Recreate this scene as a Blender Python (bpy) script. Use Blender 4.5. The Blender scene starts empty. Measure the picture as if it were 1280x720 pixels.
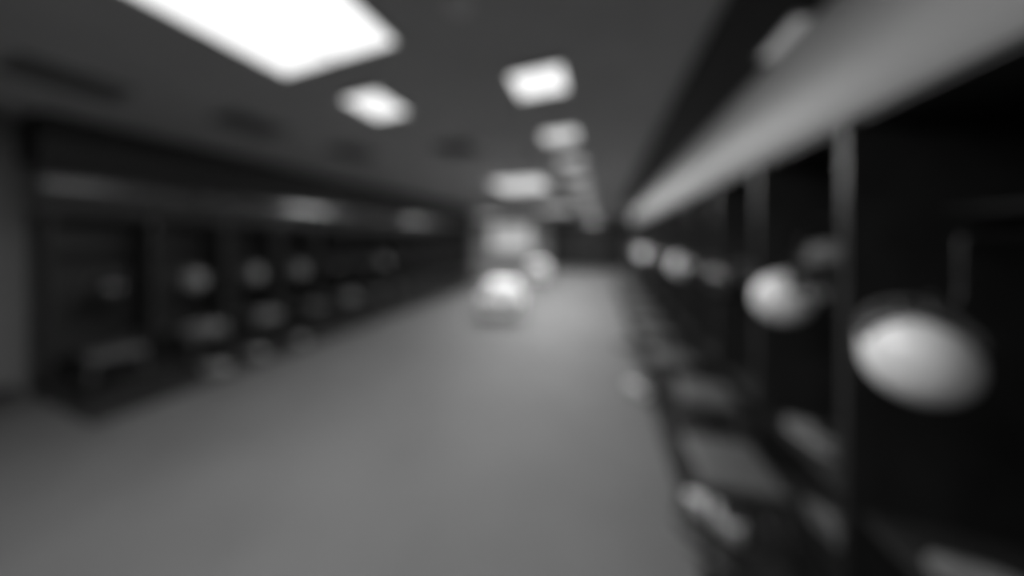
import bpy, bmesh, math, random
from mathutils import Vector, Matrix
random.seed(7)
scene = bpy.context.scene
COL = scene.collection
PI = math.pi

# ------------------------------------------------------------------ camera
# Room frame: +Y down the aisle, +X towards the near locker row, +Z up. The camera stands in the aisle.
FPX = 331.0                                   # focal length in pixels of the 1280 x 720 frame
cam_d = bpy.data.cameras.new('camera')
cam = bpy.data.objects.new('camera', cam_d)
COL.objects.link(cam)
cam.location = (0, 0, 1.6)
cam.rotation_euler = (PI / 2, 0, math.atan2(112, FPX))
cam_d.sensor_width = 36.0
cam_d.lens = 36.0 * FPX / 1280.0
cam_d.shift_y = -60.0 / 1280.0
cam_d.clip_start = 0.01
# the photograph is out of focus everywhere: the lens is focused very close
BLUR_PX = 35.0
FOCUS = 0.05
cam_d.dof.use_dof = True
cam_d.dof.focus_distance = FOCUS
cam_d.dof.aperture_fstop = (cam_d.lens / 1000.0) / (BLUR_PX / FPX * FOCUS)
scene.camera = cam

# ------------------------------------------------------------------ world, exposure
w = bpy.data.worlds.new('world'); scene.world = w
w.use_nodes = True
w.node_tree.nodes['Background'].inputs[0].default_value = (0.5, 0.5, 0.5, 1)
w.node_tree.nodes['Background'].inputs[1].default_value = 0.05
vs = scene.view_settings
vs.view_transform = 'Standard'; vs.look = 'None'; vs.gamma = 1.0
vs.use_curve_mapping = False
vs.exposure = 0.0
LAMP = 58.0                                   # watts per square metre of luminous panel
GLOW = 1.15                                   # what the diffusers show themselves

H = 2.86                                      # ceiling height
XR, XL = 1.0, -5.15                           # fronts of the two locker rows
Y_END, Y_FAR, Y_BACK = 10.0, 16.0, -5.0

# ------------------------------------------------------------------ materials
def mat(name, v, rough=0.6, spec=0.5, var=0.12, scale=8.0, bump=0.0, bscale=200.0, metal=0.0, coat=0.0):
    m = bpy.data.materials.new(name); m.use_nodes = True
    nt = m.node_tree; b = nt.nodes['Principled BSDF']
    tc = nt.nodes.new('ShaderNodeTexCoord')
    n = nt.nodes.new('ShaderNodeTexNoise'); n.inputs['Scale'].default_value = scale; n.inputs['Detail'].default_value = 4
    r = nt.nodes.new('ShaderNodeValToRGB')
    lo, hi = v * (1 - var), min(1, v * (1 + var))
    r.color_ramp.elements[0].position = 0.3; r.color_ramp.elements[1].position = 0.7
    r.color_ramp.elements[0].color = (lo, lo, lo, 1); r.color_ramp.elements[1].color = (hi, hi, hi, 1)
    nt.links.new(tc.outputs['Object'], n.inputs['Vector'])
    nt.links.new(n.outputs['Fac'], r.inputs['Fac'])
    nt.links.new(r.outputs['Color'], b.inputs['Base Color'])
    b.inputs['Roughness'].default_value = rough
    b.inputs['Specular IOR Level'].default_value = spec
    b.inputs['Metallic'].default_value = metal
    b.inputs['Coat Weight'].default_value = coat
    if bump:
        n2 = nt.nodes.new('ShaderNodeTexNoise'); n2.inputs['Scale'].default_value = bscale
        bp = nt.nodes.new('ShaderNodeBump'); bp.inputs['Strength'].default_value = bump; bp.inputs['Distance'].default_value = 0.004
        nt.links.new(tc.outputs['Object'], n2.inputs['Vector'])
        nt.links.new(n2.outputs['Fac'], bp.inputs['Height'])
        nt.links.new(bp.outputs['Normal'], b.inputs['Normal'])
    return m

def emit(name, s):
    m = bpy.data.materials.new(name); m.use_nodes = True
    b = m.node_tree.nodes['Principled BSDF']
    b.inputs['Base Color'].default_value = (0.8, 0.8, 0.8, 1)
    b.inputs['Emission Color'].default_value = (1, 1, 1, 1)
    b.inputs['Emission Strength'].default_value = s
    return m

M = dict(
    carpet=mat('carpet', 0.112, 0.62, 0.4, 0.10, 1.3, 0.6, 260),
    ceiling=mat('ceiling_board', 0.42, 0.9, 0.2, 0.05, 3, 0.3, 120),
    wall=mat('wall_paint', 0.22, 0.8, 0.3, 0.05, 2, 0.15, 90),
    wall_far=mat('far_wall_paint', 0.30, 0.8, 0.3, 0.05, 2, 0.15, 90),
    black=mat('black_laminate', 0.028, 0.45, 0.4, 0.2, 6),
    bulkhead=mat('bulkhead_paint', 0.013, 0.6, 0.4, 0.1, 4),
    stile=mat('stile_laminate', 0.024, 0.35, 0.5, 0.1, 8),
    pale=mat('pale_gloss_laminate', 0.34, 0.43, 0.45, 0.06, 1.2),
    dark_gloss=mat('dark_gloss_laminate', 0.022, 0.22, 0.6, 0.1, 1.5, coat=0.3),
    white_shell=mat('white_shell', 0.92, 0.2, 0.5, 0.02, 5, coat=0.6),
    shaded_shell=mat('shaded_shell', 0.2, 0.25, 0.5, 0.03, 5, coat=0.5),
    black_shell=mat('black_shell', 0.02, 0.22, 0.5, 0.1, 5, coat=0.5),
    padding=mat('helmet_padding', 0.03, 0.8, 0.2, 0.2, 30),
    mask=mat('mask_wire', 0.12, 0.35, 0.5, 0.05, 20),
    strap=mat('strap_webbing', 0.55, 0.8, 0.2, 0.05, 60),
    cushion=mat('stool_vinyl', 0.09, 0.45, 0.4, 0.1, 20, 0.2, 150),
    steel=mat('stool_steel', 0.25, 0.35, 0.5, 0.1, 20, metal=0.8),
    dark_steel=mat('dark_steel', 0.06, 0.4, 0.5, 0.1, 20, metal=0.6),
    shoe_pale=mat('pale_knit', 0.65, 0.7, 0.3, 0.1, 40, 0.3, 300),
    shoe_grey=mat('grey_knit', 0.14, 0.7, 0.3, 0.1, 40, 0.3, 300),
    shoe_mid=mat('mid_grey_knit', 0.3, 0.7, 0.3, 0.1, 40, 0.3, 300),
    shoe_dark=mat('dark_knit', 0.035, 0.7, 0.3, 0.2, 40, 0.3, 300),
    sole=mat('rubber_sole', 0.25, 0.6, 0.4, 0.05, 30),
    lace=mat('lace_cord', 0.3, 0.8, 0.2, 0.05, 80),
    lining=mat('shoe_lining', 0.03, 0.9, 0.1, 0.1, 30),
    towel=mat('terry_towel', 0.2, 0.95, 0.1, 0.08, 12, 0.8, 220),
    bin=mat('white_polymer', 0.92, 0.3, 0.5, 0.02, 4),
    linen=mat('white_linen', 0.9, 0.9, 0.2, 0.02, 6, 0.5, 180),
    rubber=mat('black_rubber', 0.02, 0.7, 0.3, 0.1, 20),
    frame=mat('fixture_frame', 0.45, 0.5, 0.4, 0.04, 10),
    vent=mat('vent_enamel', 0.17, 0.5, 0.4, 0.05, 10),
    plastic=mat('white_plastic', 0.6, 0.4, 0.5, 0.03, 10),
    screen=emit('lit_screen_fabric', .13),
    glow=emit('luminous_diffuser', GLOW),
    glow_mid=emit('medium_diffuser', GLOW * .75),  # same diffuser with a weaker glow
    glow_low=emit('dim_diffuser', GLOW * .52),
    glow_strip=emit('strip_glow', .20),
    carpet_shade=mat('shaded_carpet', 0.022, 0.9, 0.2, 0.2, 2, 0.6, 260),
)

# ------------------------------------------------------------------ mesh helpers
def box(bm, x0, x1, y0, y1, z0, z1, bevel=0.0):
    vs_ = [bm.verts.new((x, y, z)) for x in (x0, x1) for y in (y0, y1) for z in (z0, z1)]
    fs = []
    for idx in ((0, 1, 3, 2), (4, 6, 7, 5), (0, 4, 5, 1), (2, 3, 7, 6), (0, 2, 6, 4), (1, 5, 7, 3)):
        fs.append(bm.faces.new([vs_[i] for i in idx]))
    if bevel:
        es = list({e for f in fs for e in f.edges})
        bmesh.ops.bevel(bm, geom=es, offset=bevel, segments=2, affect='EDGES', profile=0.6)
    return bm

def tube(bm, pts, r, n=8, closed=False):
    pts = [Vector(p) for p in pts]
    rings = []
    N = len(pts)
    up = Vector((0, 0, 1))
    prev = None
    for i, p in enumerate(pts):
        if closed:
            t = pts[(i + 1) % N] - pts[i - 1]
        else:
            t = pts[min(i + 1, N - 1)] - pts[max(i - 1, 0)]
        t.normalize()
        a = prev if prev is not None else (up if abs(t.dot(up)) < 0.9 else Vector((1, 0, 0)))
        a = (a - t * a.dot(t)).normalized()
        prev = a
        b = t.cross(a)
        rings.append([bm.verts.new(p + (a * math.cos(2 * PI * k / n) + b * math.sin(2 * PI * k / n)) * r) for k in range(n)])
    for i in range(N if closed else N - 1):
        A, B = rings[i], rings[(i + 1) % N]
        for k in range(n):
            bm.faces.new((A[k], A[(k + 1) % n], B[(k + 1) % n], B[k]))
    if not closed:
        bm.faces.new(list(reversed(rings[0]))); bm.faces.new(rings[-1])
    return bm

def loft(bm, rings, caps=True):
    R = [[bm.verts.new(p) for p in r] for r in rings]
    n = len(R[0])
    for A, B in zip(R, R[1:]):
        for k in range(n):
            bm.faces.new((A[k], A[(k + 1) % n], B[(k + 1) % n], B[k]))
    if caps:
        bm.faces.new(list(reversed(R[0]))); bm.faces.new(R[-1])
    return bm

def prism_y(bm, prof, y0, y1):
    """closed (x, z) outline extruded along Y"""
    return loft(bm, [[(x, y0, z) for x, z in prof], [(x, y1, z) for x, z in prof]])

def mesh_of(name, bm, m, smooth=False):
    bmesh.ops.recalc_face_normals(bm, faces=bm.faces[:])
    me = bpy.data.meshes.new(name)
    bm.to_mesh(me); bm.free()
    me.materials.append(M[m])
    if smooth:
        for p in me.polygons: p.use_smooth = True
    return me

def obj(name, bm, m, parent=None, smooth=False):
    o = bpy.data.objects.new(name, mesh_of(name, bm, m, smooth))
    COL.objects.link(o)
    if parent: o.parent = parent
    return o

def tag(o, label, cat, group=None):
    o['label'] = label; o['category'] = cat
    if group: o['group'] = group
    return o

def thing(name, label, cat, loc=(0, 0, 0), rot=(0, 0, 0), group=None):
    o = bpy.data.objects.new(name, None)
    o.empty_display_size = 0.1
    COL.objects.link(o)
    o.location = loc; o.rotation_euler = rot
    return tag(o, label, cat, group)

def struct(name, bm, m, smooth=False):
    o = obj(name, bm, m, None, smooth); o['kind'] = 'structure'
    return o

def dup(root, loc, rot, label, group=None):
    def cp(o, parent):
        c = o.copy(); COL.objects.link(c); c.parent = parent
        for ch in o.children: cp(ch, c)
        return c
    r = cp(root, None)
    r.location = loc; r.rotation_euler = rot; r['label'] = label
    if group: r['group'] = group
    return r

NTH = ['first', 'second', 'third', 'fourth', 'fifth', 'sixth', 'seventh', 'eighth', 'ninth', 'tenth', 'eleventh', 'twelfth',
       'thirteenth', 'fourteenth', 'fifteenth']

# ------------------------------------------------------------------ the room
bm = bmesh.new(); box(bm, -9, 1.7, Y_BACK - .1, Y_FAR + .1, -.1, 0); struct('floor', bm, 'carpet')
bm = bmesh.new(); box(bm, -9, 1.7, Y_BACK - .1, Y_FAR + .1, H, H + .1); struct('ceiling', bm, 'ceiling')
bm = bmesh.new(); box(bm, 1.6, 1.7, Y_BACK, Y_FAR, 0, H); struct('wall_right', bm, 'wall')
bm = bmesh.new()
prism = [(-5.85, Y_BACK), (-5.75, Y_BACK), (-5.75, Y_END + .06), (-8.9, Y_END + .06), (-8.9, Y_END - .04), (-5.85, Y_END - .04)]
loft(bm, [[(x, y, 0) for x, y in prism], [(x, y, H) for x, y in prism]]); struct('wall_left', bm, 'wall')
bm = bmesh.new(); box(bm, -9, -8.9, Y_END, Y_FAR, 0, H); struct('wall_alcove', bm, 'wall_far')
bm = bmesh.new(); box(bm, -9, 1.6, Y_FAR, Y_FAR + .1, 0, H); struct('wall_far', bm, 'wall_far')
bm = bmesh.new(); box(bm, -5.85, 1.6, Y_BACK - .1, Y_BACK, 0, H); struct('wall_back', bm, 'wall')

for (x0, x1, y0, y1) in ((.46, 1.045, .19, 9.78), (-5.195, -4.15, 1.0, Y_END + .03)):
    bm = bmesh.new(); box(bm, x0, x1, y0, y1, 0, .004); o = struct('floor_shade', bm, 'carpet_shade')  # dark strips put the shade around stools and lockers into the floor colour

# bulkheads and curved headers over the locker rows
R0, RN, RP = 0.19, 14, 0.685                  # near row: start, count, pitch
R1 = R0 + RN * RP
L0, LN, LP = 1.01, 14, 0.645
L1 = L0 + LN * LP
bm = bmesh.new()
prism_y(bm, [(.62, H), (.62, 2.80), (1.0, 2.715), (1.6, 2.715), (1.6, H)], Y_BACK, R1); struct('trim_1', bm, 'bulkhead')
def header(name, xf, s, z0, z1, y0, y1, m, bulge, depth):
    bm = bmesh.new(); prof = []
    for i in range(13):
        t = i / 12
        prof.append((xf - s * bulge * math.sin(PI * t) ** .8, z0 + (z1 - z0) * t))
    prof += [(xf + s * depth, z1), (xf + s * depth, z0)]
    prism_y(bm, prof, y0, y1)
    return struct(name, bm, m, False)
header('trim_2', XR, 1, 2.12, 2.712, R0, R1, 'pale', .05, .05)
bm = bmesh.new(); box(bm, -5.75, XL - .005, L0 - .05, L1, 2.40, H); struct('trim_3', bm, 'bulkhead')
header('trim_4', XL, -1, 1.86, 2.398, L0 - .05, L1, 'dark_gloss', .06, .05)
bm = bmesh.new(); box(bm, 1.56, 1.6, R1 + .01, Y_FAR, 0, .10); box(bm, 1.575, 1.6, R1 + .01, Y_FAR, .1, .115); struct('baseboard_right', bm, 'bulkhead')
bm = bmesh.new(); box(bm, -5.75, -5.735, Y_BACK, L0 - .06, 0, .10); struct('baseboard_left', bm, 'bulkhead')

# ------------------------------------------------------------------ ceiling lights and vents
def ceiling_light(x, y, sx, sy, label, group, lamp=1.0, glow='glow'):
    t = thing('ceiling_light', label, 'ceiling light', (x, y, H), (0, 0, 0), group)
    bm = bmesh.new(); e = .03
    for a in ((-sx/2 - e, sx/2 + e, -sy/2 - e, -sy/2), (-sx/2 - e, sx/2 + e, sy/2, sy/2 + e), (-sx/2 - e, -sx/2, -sy/2, sy/2), (sx/2, sx/2 + e, -sy/2, sy/2)):
        box(bm, *a, -.022, -.001)
    obj('frame', bm, 'frame', t)
    n = 2 if sx > .8 else 1
    for k in range(n):
        x0 = -sx/2 + k * sx/n; x1 = x0 + sx/n
        bm = bmesh.new(); box(bm, x0 + (.008 if k else 0), x1 - (.008 if k < n-1 else 0), -sy/2, sy/2, -.014, -.002); obj('diffuser', bm, glow, t)
    if n == 2:
        bm = bmesh.new(); box(bm, -.008, .008, -sy/2, sy/2, -.02, -.002); obj('divider', bm, 'frame', t)
    ld = bpy.data.lights.new('panel_lamp', 'AREA'); ld.shape = 'RECTANGLE'; ld.size = sx; ld.size_y = sy
    ld.energy = LAMP * sx * sy * lamp; ld.color = (1, 1, 1)
    lo = bpy.data.objects.new('panel_lamp', ld); COL.objects.link(lo); lo.parent = t; lo.location = (0, 0, -.03)
    return t

G1, G2 = 'large square ceiling panels', 'small square ceiling panels in a line'
ceiling_light(-1.74, .83, 1.03, 1.03, 'huge bright square ceiling light at the top edge of the photo', G1, .92)
ceiling_light(-1.74, 5.8, 1.15, 1.2, 'wide ceiling light panel above the nearer laundry cart', G1, 1.9, 'glow_mid')
ceiling_light(-1.74, 10.8, 1.15, 1.2, 'wide ceiling light panel above the farther laundry cart', G1, 1.6, 'glow_low')
ceiling_light(-1.74, -3.6, 1.03, 1.03, 'wide ceiling light panel behind the camera', G1, .4)
ceiling_light(-1.98, 1.93, .40, .40, 'small bright ceiling light standing apart just beyond the huge panel', 'small square ceiling panels', 1.4)
ceiling_light(-5.6, 12.8, 1.15, 1.2, 'wide ceiling light panel in front of the projection screen', G1, 1.3, 'glow_low')
k = 0
for i in range(13):
    y = 2.06 + 1.13 * i
    ceiling_light(-.47, y, .40, .34, f'small ceiling light panel, {NTH[i]} in the line down the aisle', G2, 1.2 if i < 2 else 1.8, 'glow' if i == 0 else 'glow_mid' if i == 1 else 'glow_low')
ceiling_light(-.47, -.2, .44, .40, 'small ceiling light panel just overhead of the camera', G2, .6)
ceiling_light(-.47, -2.5, .44, .40, 'small ceiling light panel well behind the camera', G2, .6)

def make_vent(label, loc):
    t = thing('ceiling_vent', label, 'vent', loc, (0, 0, 0), 'dark ceiling vents')
    s = .24
    bm = bmesh.new(); box(bm, -s, s, -s, s, -.006, -.001); obj('backing', bm, 'vent', t)
    bm = bmesh.new()
    for a in ((-s, s, -s, -s + .025), (-s, s, s - .025, s), (-s, -s + .025, -s + .025, s - .025), (s - .025, s, -s + .025, s - .025)):
        box(bm, *a, -.02, -.006)
    obj('frame', bm, 'vent', t)
    me = None
    for i in range(7):
        bm = bmesh.new(); box(bm, -s + .03, s - .03, -.012, .012, -.0015, .0015)
        if me is None:
            o = obj('slat', bm, 'vent', t); me = o.data
        else:
            bm.free(); o = bpy.data.objects.new('slat', me); COL.objects.link(o); o.parent = t
        o.location = (0, -.17 + i * .0567, -.0135); o.rotation_euler = (.45, 0, 0)
    return t
V = make_vent('dark ceiling vent above the first lockers under the dark header', (-3.95, .86, H))
dup(V, (-3.62, 1.82, H), (0, 0, 0), 'dark ceiling vent, second in the line over the dark header row')
dup(V, (-3.40, 2.88, H), (0, 0, 0), 'faint dark ceiling vent, third in the line over the dark header row')
dup(V, (-1.89, 3.2, H), (0, 0, 0), 'dark ceiling vent beyond the small separate ceiling light')

t = thing('smoke_detector', 'small round pale smoke detector on the ceiling', 'smoke detector', (-.72, 1.24, H))
bm = bmesh.new(); loft(bm, [[(r * math.cos(2*PI*k/20), r * math.sin(2*PI*k/20), z) for k in range(20)] for r, z in ((.075, -.001), (.075, -.012), (.06, -.016))]); obj('base', bm, 'plastic', t)
bm = bmesh.new(); loft(bm, [[(r * math.cos(2*PI*k/20), r * math.sin(2*PI*k/20), z) for k in range(20)] for r, z in ((.05, -.016), (.048, -.035), (.03, -.044))]); obj('sensor_cap', bm, 'plastic', t)

t = thing('added_glow_strip', 'short dim glowing strip added to the dark bulkhead above the pale header', 'ceiling light', (.955, 1.88, 2.722), (0, math.atan2(.085, .38), 0))  # added slot, made to glow so it reads as a pale streak
bm = bmesh.new()
for a in ((-.04, -.030, -.17, .17), (.030, .04, -.17, .17), (-.030, .030, -.17, -.16), (-.030, .030, .16, .17)): box(bm, *a, -.014, -.002)
obj('frame', bm, 'frame', t)
bm = bmesh.new(); box(bm, -.03, .03, -.16, .16, -.010, -.002); obj('diffuser', bm, 'glow_strip', t)  # glowing face of the added strip

# ------------------------------------------------------------------ lockers
def make_locker(label, W, top, group, sz=1.70):
    """front centre of the base at the origin, x across, y into the locker"""
    t = thing('locker', label, 'locker', group=group)
    D = .55; th = .018; h = top
    for s in (-1, 1):
        bm = bmesh.new()
        x0, x1 = sorted((s * W / 2, s * (W / 2 - th))); box(bm, x0, x1, .02, D, 0, h); obj('side_panel', bm, 'black', t)
        bm = bmesh.new()
        x0, x1 = sorted((s * W / 2, s * (W / 2 - .019))); box(bm, x0 + .001, x1 - .001, 0, .02, 0, h, .003); obj('stile', bm, 'stile', t)
    iw = W / 2 - th
    bm = bmesh.new(); box(bm, -iw, iw, D - .015, D, 0, h); obj('back_panel', bm, 'black', t)
    bm = bmesh.new(); box(bm, -iw, iw, .03, D - .015, .06, .08); obj('base_board', bm, 'black', t)
    bm = bmesh.new(); box(bm, -iw, iw, .05, .065, 0, .06); obj('kick_board', bm, 'black', t)
    bm = bmesh.new(); box(bm, -iw, iw, .04, D - .015, .42, .45, .004); obj('seat_board', bm, 'black', t)
    sh = obj('shelf', box(bmesh.new(), -iw, iw, .28, D - .015, sz, sz + .02), 'black', t)
    bm = bmesh.new(); box(bm, -iw, iw, .02, D - .015, h - .02, h); obj('top_panel', bm, 'black', t)
    bm = bmesh.new(); tube(bm, [(-iw, .3, sz - .08), (iw, .3, sz - .08)], .012, 10); obj('clothes_rail', bm, 'dark_steel', t, True)
    # hook arm for a helmet, reaching forward from the rail
    bm = bmesh.new(); tube(bm, [(0, .30, sz - .08), (0, .075, sz - .082), (0, .055, sz - .09), (0, .05, sz - .11), (0, .05, sz - .18), (0, .045, sz - .215), (0, .02, sz - .23), (0, -.005, sz - .222), (0, -.015, sz - .20)], .005, 8)
    obj('hook', bm, 'dark_steel', t, True)
    return t
gR, gL, gF = 'open lockers under the pale header', 'open lockers under the dark header', 'open lockers on the far wall'
lk = make_locker('x', RP - .002, 2.119, gR)
for i in range(1, RN):
    y = R0 + (i + .5) * RP; n = i - 1
    lab = f'open black locker under the pale header, {NTH[n]} from the camera'
    if i == 1:
        o = lk; o['label'] = lab; o.location = (XR, y, 0); o.rotation_euler = (0, 0, -PI/2)
    else: dup(lk, (XR, y, 0), (0, 0, -PI/2), lab)
for ch in lk.children:                        # the first locker has a longer hook
    if ch.name.startswith('hook'):
        ch.data = ch.data.copy()
        for v in ch.data.vertices:
            if v.co.z < 1.55: v.co.z -= .075
lk2 = make_locker('x', LP - .002, 1.859, gL, 1.49)
for i in range(LN):
    y = L0 + (i + .5) * LP
    lab = f'open black locker under the dark header, {NTH[i]} from the camera'
    if i == 0:
        o = lk2; o['label'] = lab; o.location = (XL, y, 0); o.rotation_euler = (0, 0, PI/2)
    else: dup(lk2, (XL, y, 0), (0, 0, PI/2), lab)
for i in range(6):
    dup(lk, (-2.55 + i * RP, Y_FAR - .56, 0), (0, 0, 0), f'open black locker on the far wall, {NTH[i]} from the projection screen', gF)
bm = bmesh.new(); box(bm, -2.9, 1.22, Y_FAR - .56, Y_FAR, 2.12, 2.62); struct('trim_5', bm, 'bulkhead')

# ------------------------------------------------------------------ helmets
def make_helmet(name, label, shell, group):
    """face towards +x, crown +z, origin at the centre of the head; returns an Empty"""
    t = thing(name, label, 'helmet', group=group)
    a, b, c = .142, .116, .130
    def surf(u, v, k=1.0):
        x, y, z = math.cos(v) * math.cos(u), math.cos(v) * math.sin(u), math.sin(v)
        flare = 1 + .10 * max(0, -z) * max(0, -x)
        return Vector((a * k * x * flare - .004, b * k * y * (1 + .05 * max(0, -z)), c * k * z))
    NU, NV = 40, 24
    def shellmesh(k0, k1):
        bm = bmesh.new()
        keep = {}
        def inside(u, v):
            p = surf(u, v)
            if p.z < -.098: return False
            if p.x > .035 and p.z < .045 - .0 * p.x and not (p.x < .075 and p.z < -.02 and abs(p.y) > .088): return False
            return True
        vo, vi = {}, {}
        def gv(d, iu, iv, k):
            key = (iu % NU, iv)
            if key not in d: d[key] = bm.verts.new(surf(2*PI*(iu % NU)/NU, -PI/2 + PI*iv/NV, k))
            return d[key]
        cells = set()
        for iu in range(NU):
            for iv in range(1, NV - 1):
                if inside(2*PI*(iu + .5)/NU, -PI/2 + PI*(iv + .5)/NV): cells.add((iu, iv))
        for iu, iv in cells:
            q = ((iu, iv), (iu + 1, iv), (iu + 1, iv + 1), (iu, iv + 1))
            bm.faces.new([gv(vo, *p, k1) for p in q]); bm.faces.new([gv(vi, *p, k0) for p in reversed(q)])
            for (d, p0, p1) in (((iu, iv - 1), q[0], q[1]), (((iu + 1) % NU, iv), q[1], q[2]), ((iu, iv + 1), q[2], q[3]), (((iu - 1) % NU, iv), q[3], q[0])):
                if d[1] == NV - 1: continue
                if d not in cells:
                    bm.faces.new((gv(vo, *p1, k1), gv(vo, *p0, k1), gv(vi, *p0, k0), gv(vi, *p1, k0)))
        bm.faces.new([gv(vo, iu, NV - 1, k1) for iu in range(NU)])
        bm.faces.new([gv(vi, NU - 1 - iu, NV - 1, k0) for iu in range(NU)])
        return bm
    s = obj('shell', shellmesh(.955, 1.0), shell, t, True)
    obj('padding', shellmesh(.80, .945), 'padding', t, True)
    for sgn in (-1, 1):
        bm = bmesh.new(); loft(bm, [[(.012 + r * math.cos(2*PI*k/16), sgn * yy, -.035 + r * math.sin(2*PI*k/16)) for k in range(16)] for r, yy in ((.017, .108), (.017, .1205))])
        obj('ear_hole', bm, 'padding', s)
    bm = bmesh.new()
    def arc(z, reach, half, x0):
        pts = []
        for i in range(13):
            th = -PI/2 + PI * i / 12
            pts.append((x0 + reach * math.cos(th), half * math.sin(th), z))
        return pts
    tube(bm, arc(.030, .085, .110, .065), .0045, 8)
    tube(bm, arc(-.045, .125, .112, .055), .0045, 8)
    tube(bm, arc(-.078, .118, .106, .055), .0045, 8)
    tube(bm, arc(-.105, .105, .095, .055), .0045, 8)
    for y in (-.03, .03):
        tube(bm, [(.145, y, .03), (.176, y, -.045), (.168, y, -.078), (.155, y, -.105)], .0045, 8)
    for sgn in (-1, 1):
        tube(bm, [(.065, sgn * .11, .03), (.055, sgn * .112, -.045), (.055, sgn * .106, -.078), (.055, sgn * .095, -.105)], .0045, 8)
    obj('face_mask', bm, 'mask', t, True)
    bm = bmesh.new()
    tube(bm, [(.03, -.108, -.05), (.06, -.085, -.10), (.10, -.04, -.125), (.108, 0, -.13), (.10, .04, -.125), (.06, .085, -.10), (.03, .108, -.05)], .007, 6)
    obj('chin_strap', bm, 'strap', t, True)
    return t
hw = make_helmet('football_helmet', 'x', 'white_shell', 'x')
hg = make_helmet('football_helmet', 'x', 'shaded_shell', 'x')
hb = make_helmet('football_helmet', 'x', 'black_shell', 'x')
used = set()
def place_helmet(proto, loc, rot, label, group):
    if proto.name in used: return dup(proto, loc, rot, label, group)
    used.add(proto.name); proto.location = loc; proto.rotation_euler = rot; proto['label'] = label; proto['group'] = group
    return proto
# hung by the mask: crown down, face up; local +x (face) -> up, +z (crown) -> away from the locker
WHITE = {1: (0, 0, 0), 2: (0, 0, 0), 5: (0, 0, 0), 9: (0, 0, 0), 10: (0, 0, 0)}
gh = 'helmets hung under the pale header'
for i in range(1, RN):
    y = R0 + (i + .5) * RP
    c = 'white' if i in WHITE else 'black'
    # face (local +x) turned up to the hook, crown (local +z) hanging out and down towards the aisle
    e = Matrix.Rotation(random.uniform(-.25, .25), 4, 'Z') @ Matrix.Rotation(math.radians(-62), 4, 'Y') @ Matrix.Rotation(random.uniform(-.15, .15), 4, 'X')
    if i == 1: e = Matrix.Rotation(math.radians(62), 4, 'Z') @ Matrix.Rotation(math.radians(-88), 4, 'Y')
    loc = Vector((XR - .02, y + (.035 if i == 1 else .02), 1.215 if i == 1 else 1.275))
    place_helmet(hw if c == 'white' else hb, loc, e.to_euler(),
                 f'{c} helmet hanging by its face mask, {NTH[i-1]} locker under the pale header', gh)
gh2 = 'helmets hung under the dark header'
for i in range(LN):
    y = L0 + (i + .5) * LP
    e = Matrix.Rotation(PI + random.uniform(-.3, .3), 4, 'Z') @ Matrix.Rotation(math.radians(-62), 4, 'Y')
    gray = i in (1, 2, 3, 6)  # the grey puts the dimness of these deep lockers into the shell colour
    place_helmet(hg if gray else hb, (XL + .02, y, 1.07), e.to_euler(),
                 f'{"shade-grey" if gray else "black"} helmet hanging by its face mask, {NTH[i]} locker under the dark header', gh2)

# ------------------------------------------------------------------ stools
def make_stool(label, group):
    t = thing('stool', label, 'stool', group=group)
    bm = bmesh.new(); box(bm, -.17, .17, -.17, .17, .41, .46, .018); s = obj('seat', bm, 'cushion', t, True)
    bm = bmesh.new(); box(bm, -.16, .16, -.16, .16, .392, .41, .004); obj('seat_frame', bm, 'dark_steel', t)
    for sx in (-1, 1):
        for sy in (-1, 1):
            bm = bmesh.new(); tube(bm, [(sx * .145, sy * .145, .395), (sx * .18, sy * .18, .012)], .011, 10); l = obj('leg', bm, 'dark_steel', t, True)
            bm = bmesh.new(); tube(bm, [(sx * .1797, sy * .1797, .02), (sx * .181, sy * .181, 0)], .015, 10); obj('rubber_foot', bm, 'rubber', l, True)
    for sx in (-1, 1):
        bm = bmesh.new(); tube(bm, [(sx * .171, -.171, .15), (sx * .171, .171, .15)], .008, 8); obj('stretcher', bm, 'dark_steel', t, True)
    for sy in (-1, 1):
        bm = bmesh.new(); tube(bm, [(-.168, sy * .168, .19), (.168, sy * .168, .19)], .008, 8); obj('stretcher', bm, 'dark_steel', t, True)
    return t
gs = 'stools before the lockers under the pale header'
st = make_stool('x', gs)
for i in range(1, RN):
    y = R0 + (i + .5) * RP + .40 + random.uniform(-.04, .04)
    x = .66 + random.uniform(-.04, .04); n = i - 1
    if i == 1: x, y = .625, 1.655
    if i == 2: x, y = .74, 2.37
    if i == RN - 1: y -= .2
    lab = f'square grey-topped stool before the pale header row, {NTH[n]} from the camera'
    if i == 1:
        st['label'] = lab; st.location = (x, y, 0); st.rotation_euler = (0, 0, .06)
    else: dup(st, (x, y, 0), (0, 0, random.uniform(-.15, .15)), lab)
gs2 = 'stools before the lockers under the dark header'
stool_pos = {}
for i in range(LN):
    y = L0 + (i + .5) * LP + random.uniform(-.05, .05); x = XL + .36 + random.uniform(-.04, .04)
    stool_pos[i] = (x, y)
    dup(st, (x, y, 0), (0, 0, random.uniform(-.15, .15)), f'square grey-topped stool before the dark header row, {NTH[i]} from the camera', gs2)

# ------------------------------------------------------------------ folded towels
def make_towel(label, group, wx=.34, wy=.24):
    t = thing('folded_towel', label, 'towel', group=group)
    for k in range(3):
        bm = bmesh.new(); d = .006 * k
        box(bm, -wx/2 + d, wx/2 - d*.5, -wy/2 + d, wy/2 - d, .022 * k, .022 * k + .0215, .008)
        obj('fold', bm, 'towel', t, True)
    return t
tw = make_towel('x', 'folded towels on stools')
first = True
for i in (1, 2, 4):
    x, y = stool_pos[i]
    lab = f'grey folded towel on the {NTH[i]} stool before the dark header row'
    if first:
        tw['label'] = lab; tw.location = (x, y, .461); tw.rotation_euler = (0, 0, .3); first = False
    else: dup(tw, (x, y, .461), (0, 0, random.uniform(-.4, .4)), lab)

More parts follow.
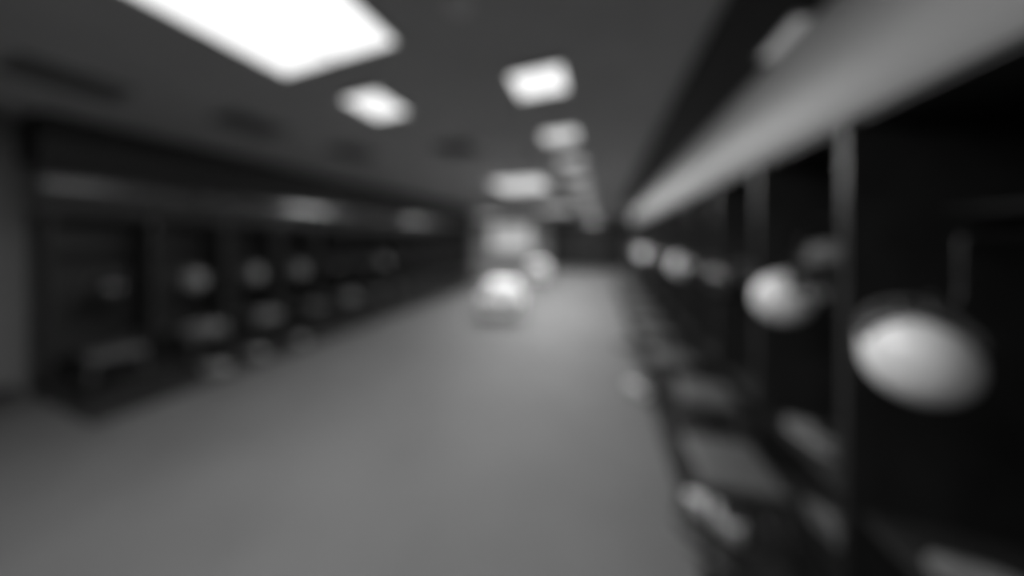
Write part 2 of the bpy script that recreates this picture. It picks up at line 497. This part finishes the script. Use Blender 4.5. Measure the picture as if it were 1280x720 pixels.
# ------------------------------------------------------------------ sneakers
def make_sneaker(m):
    """toe towards +x, on the ground, 0.29 m long"""
    t = thing('sneaker', 'x', 'sneaker', group='x')
    L = .29
    def half(s):  # half width along the length
        return .034 + .012 * math.sin(PI * min(1, s * 1.05)) + .006 * math.sin(PI * max(0, (s - .45) / .55))
    S = [0, .03, .10, .25, .42, .58, .72, .85, .94, .985, 1.0]
    def ring_at(s, z0, z1, k, nn=14):
        e = 1.0
        if s < .08: e = math.sqrt(max(.02, 1 - ((.08 - s) / .085) ** 2))
        if s > .80: e = math.sqrt(max(.02, 1 - ((s - .80) / .203) ** 2))
        hw_ = half(s) * e * k
        return [((s - .5) * L, hw_ * math.copysign(abs(math.cos(a)) ** .6, math.cos(a)), (z0 + z1)/2 + (z1 - z0)/2 * math.copysign(abs(math.sin(a)) ** .6, math.sin(a))) for a in [2*PI*i/nn for i in range(nn)]]
    bm = bmesh.new(); loft(bm, [ring_at(s, .0 + (.012 * max(0, s - .8) / .2), .030, 1.05) for s in S]); obj('sole', bm, 'sole', t, True)
    tops = [.088, .094, .096, .090, .098, .090, .074, .062, .055, .048, .040]
    bm = bmesh.new(); loft(bm, [ring_at(s, .022, z, .97) for s, z in zip(S, tops)]); u = obj('upper', bm, m, t, True)
    bm = bmesh.new()
    loft(bm, [[((c - .5) * L + r1 * math.cos(2*PI*k/14), r2 * math.sin(2*PI*k/14), z) for k in range(14)] for c, r1, r2, z in ((.23, .048, .026, .07), (.23, .050, .028, .0965), (.23, .046, .024, .100))])
    obj('collar', bm, 'lining', u, True)
    for i in range(4):
        s = .50 + i * .055; z = .096 - i * .0065
        bm = bmesh.new(); tube(bm, [((s - .5) * L, -.024, z - .008), ((s - .5) * L, -.012, z + .003), ((s - .5) * L, .012, z + .003), ((s - .5) * L, .024, z - .008)], .0035, 6)
        obj('lace', bm, 'lace', u, True)
    return t
protos = {k: make_sneaker(k) for k in ('shoe_pale', 'shoe_grey', 'shoe_mid', 'shoe_dark')}
def sneaker(kind, x, y, z, rz, label, group, tilt=0.0):
    return place_helmet(protos[kind], (x, y, z), (0, tilt, rz), label, group)
gk = 'sneakers by the pale header row'
sneaker('shoe_pale', .60, 1.80, .0, math.atan2(.17, -.20), 'white sneaker on the carpet under the first stool before the pale header', gk)
sneaker('shoe_dark', .50, 1.62, .0, 2.5, 'black sneaker lying on the carpet beside the white sneaker', gk)
sneaker('shoe_grey', 1.13, 1.83, .08, 1.67, 'grey sneaker on the bottom board of the second locker under the pale header', gk)
sneaker('shoe_grey', 1.13, 1.98, .45, 1.8, 'grey sneaker on the seat board of the second locker under the pale header', gk)
sneaker('shoe_grey', 1.20, 1.27, .45, 2.6, 'grey sneaker on the seat board of the first locker under the pale header', gk)
sneaker('shoe_pale', .36, 3.05, .0, 2.2, 'pale sneaker on the carpet before the fourth locker under the pale header', gk)
sneaker('shoe_grey', .30, 4.25, .0, 2.6, 'grey sneaker on the carpet before the fifth locker under the pale header', gk)
gk2 = 'sneakers by the dark header row'
sneaker('shoe_mid', -4.43, 1.90, 0, .5, 'grey sneaker on the carpet before the second locker under the dark header', gk2)
sneaker('shoe_mid', -4.50, 2.33, 0, .2, 'grey sneaker on the carpet between the second and third stools before the dark header', gk2)
sneaker('shoe_mid', -4.46, 2.86, 0, -.2, 'grey sneaker on the carpet before the third stool of the dark header row', gk2)

# ------------------------------------------------------------------ a small thing on the rail of the second locker
t = thing('cap', 'grey cap on the hook arm of the second locker under the pale header', 'cap', (1.17, 1.9025, 1.475), (0, 0, 2.6))
bm = bmesh.new()
loft(bm, [[(r * 1.08 * math.cos(2*PI*k/20), r * math.sin(2*PI*k/20), z) for k in range(20)] for r, z in ((.085, 0), (.088, .03), (.082, .065), (.064, .093), (.035, .108), (.008, .113))])
obj('crown', bm, 'towel', t, True)
bm = bmesh.new()
pts = [(.07, -.075)] + [(.085 + .075 * math.cos(th), .078 * math.sin(th)) for th in [-PI/2 + PI * i / 10 for i in range(11)]] + [(.07, .075)]
loft(bm, [[(x, y, -.002 - 4 * y * y * .4) for x, y in pts], [(x, y, .004 - 4 * y * y * .4) for x, y in pts]]); obj('visor', bm, 'towel', t, False)
bm = bmesh.new(); loft(bm, [[(r * math.cos(2*PI*k/10), r * math.sin(2*PI*k/10), z) for k in range(10)] for r, z in ((.010, .112), (.009, .118), (.004, .120))]); obj('top_button', bm, 'towel', t, True)

# ------------------------------------------------------------------ white laundry carts
def rr(hx, hy, r, z, n=5):
    p = []
    for cx, cy, a0 in ((hx - r, hy - r, 0), (-hx + r, hy - r, PI/2), (-hx + r, -hy + r, PI), (hx - r, -hy + r, 3*PI/2)):
        for i in range(n):
            a = a0 + PI/2 * i/(n - 1); p.append((cx + r * math.cos(a), cy + r * math.sin(a), z))
    return p
def make_cart(label):
    t = thing('laundry_cart', label, 'laundry cart', group='white laundry carts in the aisle')
    bm = bmesh.new(); loft(bm, [rr(.36, .28, .06, .085), rr(.375, .295, .06, .10), rr(.42, .34, .07, .44), rr(.395, .315, .06, .44), rr(.35, .27, .05, .13)]); b = obj('tub', bm, 'bin', t)
    bm = bmesh.new(); tube(bm, rr(.425, .345, .075, .445), .016, 8, True); obj('rim', bm, 'bin', b, True)
    for sx in (-1, 1):
        bm = bmesh.new(); tube(bm, [(sx * .43, -.10, .40), (sx * .475, -.10, .415), (sx * .475, .10, .415), (sx * .43, .10, .40)], .010, 8); obj('handle', bm, 'steel', t, True)
        for sy in (-1, 1):
            bm = bmesh.new()
            loft(bm, [[(sx * .27 + .035 * math.cos(2*PI*k/16), sy * .20 + yy, .035 + .035 * math.sin(2*PI*k/16)) for k in range(16)] for yy in (-.014, .014)])
            c = obj('caster', bm, 'rubber', t)
            bm = bmesh.new(); box(bm, sx*.27 - .02, sx*.27 + .02, sy*.2 - .022, sy*.2 - .016, .03, .08); box(bm, sx*.27 - .02, sx*.27 + .02, sy*.2 + .016, sy*.2 + .022, .03, .08); box(bm, sx*.27 - .03, sx*.27 + .03, sy*.2 - .03, sy*.2 + .03, .074, .0845); obj('fork', bm, 'steel', c)
    return t
from mathutils import noise
def heap_mesh():
    bm = bmesh.new(); rings = []
    for i in range(15):
        t = i / 14
        k = math.cos(t * PI/2) ** .30 * .985 + .005
        z = .20 + .52 * math.sin(t * PI/2) ** 1.1
        if z > .47: k *= 1.12
        ring = []
        for x, y, _ in rr(.355 * k, .275 * k, .06 * k, 0, 9):
            d = noise.noise(Vector((x * 7, y * 7, z * 7))) * .05 + abs(noise.noise(Vector((x * 16 + 5, y * 16, z * 12)))) * .035
            f = 1 + (d * .9 if z > .47 else 0)
            ring.append((x * f, y * f, z + (d * .8 if z > .47 else 0)))
        rings.append(ring)
    loft(bm, rings)
    return bm
wb = make_cart('white tub laundry cart standing in the open aisle, the nearer of two')
wb.location = (-1.97, 5.2, 0); wb.rotation_euler = (0, 0, .3)
dup(wb, (-2.43, 10.5, 0), (0, 0, .2), 'white tub laundry cart standing far down the aisle, the farther of two')
hp = obj('laundry_heap', heap_mesh(), 'linen', None, True); hp['kind'] = 'stuff'
tag(hp, 'heap of crumpled white laundry in the nearer cart', 'laundry', 'heaps of white laundry')
hp.location = (-1.97, 5.2, 0); hp.rotation_euler = (0, 0, .3)
h2 = hp.copy(); COL.objects.link(h2); h2['label'] = 'heap of crumpled white laundry in the farther cart'
h2.location = (-2.43, 10.5, 0); h2.rotation_euler = (0, 0, .2)

# ------------------------------------------------------------------ projection screen on the far wall
t = thing('projection_screen', 'white projection screen hung on the far wall', 'screen', (-5.5, Y_FAR - .05, 0))
bm = bmesh.new(); box(bm, -1.42, 1.42, -.05, .048, 2.60, 2.70, .01); obj('housing', bm, 'plastic', t)
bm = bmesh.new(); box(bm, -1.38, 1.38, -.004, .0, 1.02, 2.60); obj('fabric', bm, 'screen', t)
bm = bmesh.new(); tube(bm, [(-1.4, -.002, 1.01), (1.4, -.002, 1.01)], .014, 10); obj('weight_bar', bm, 'plastic', t, True)
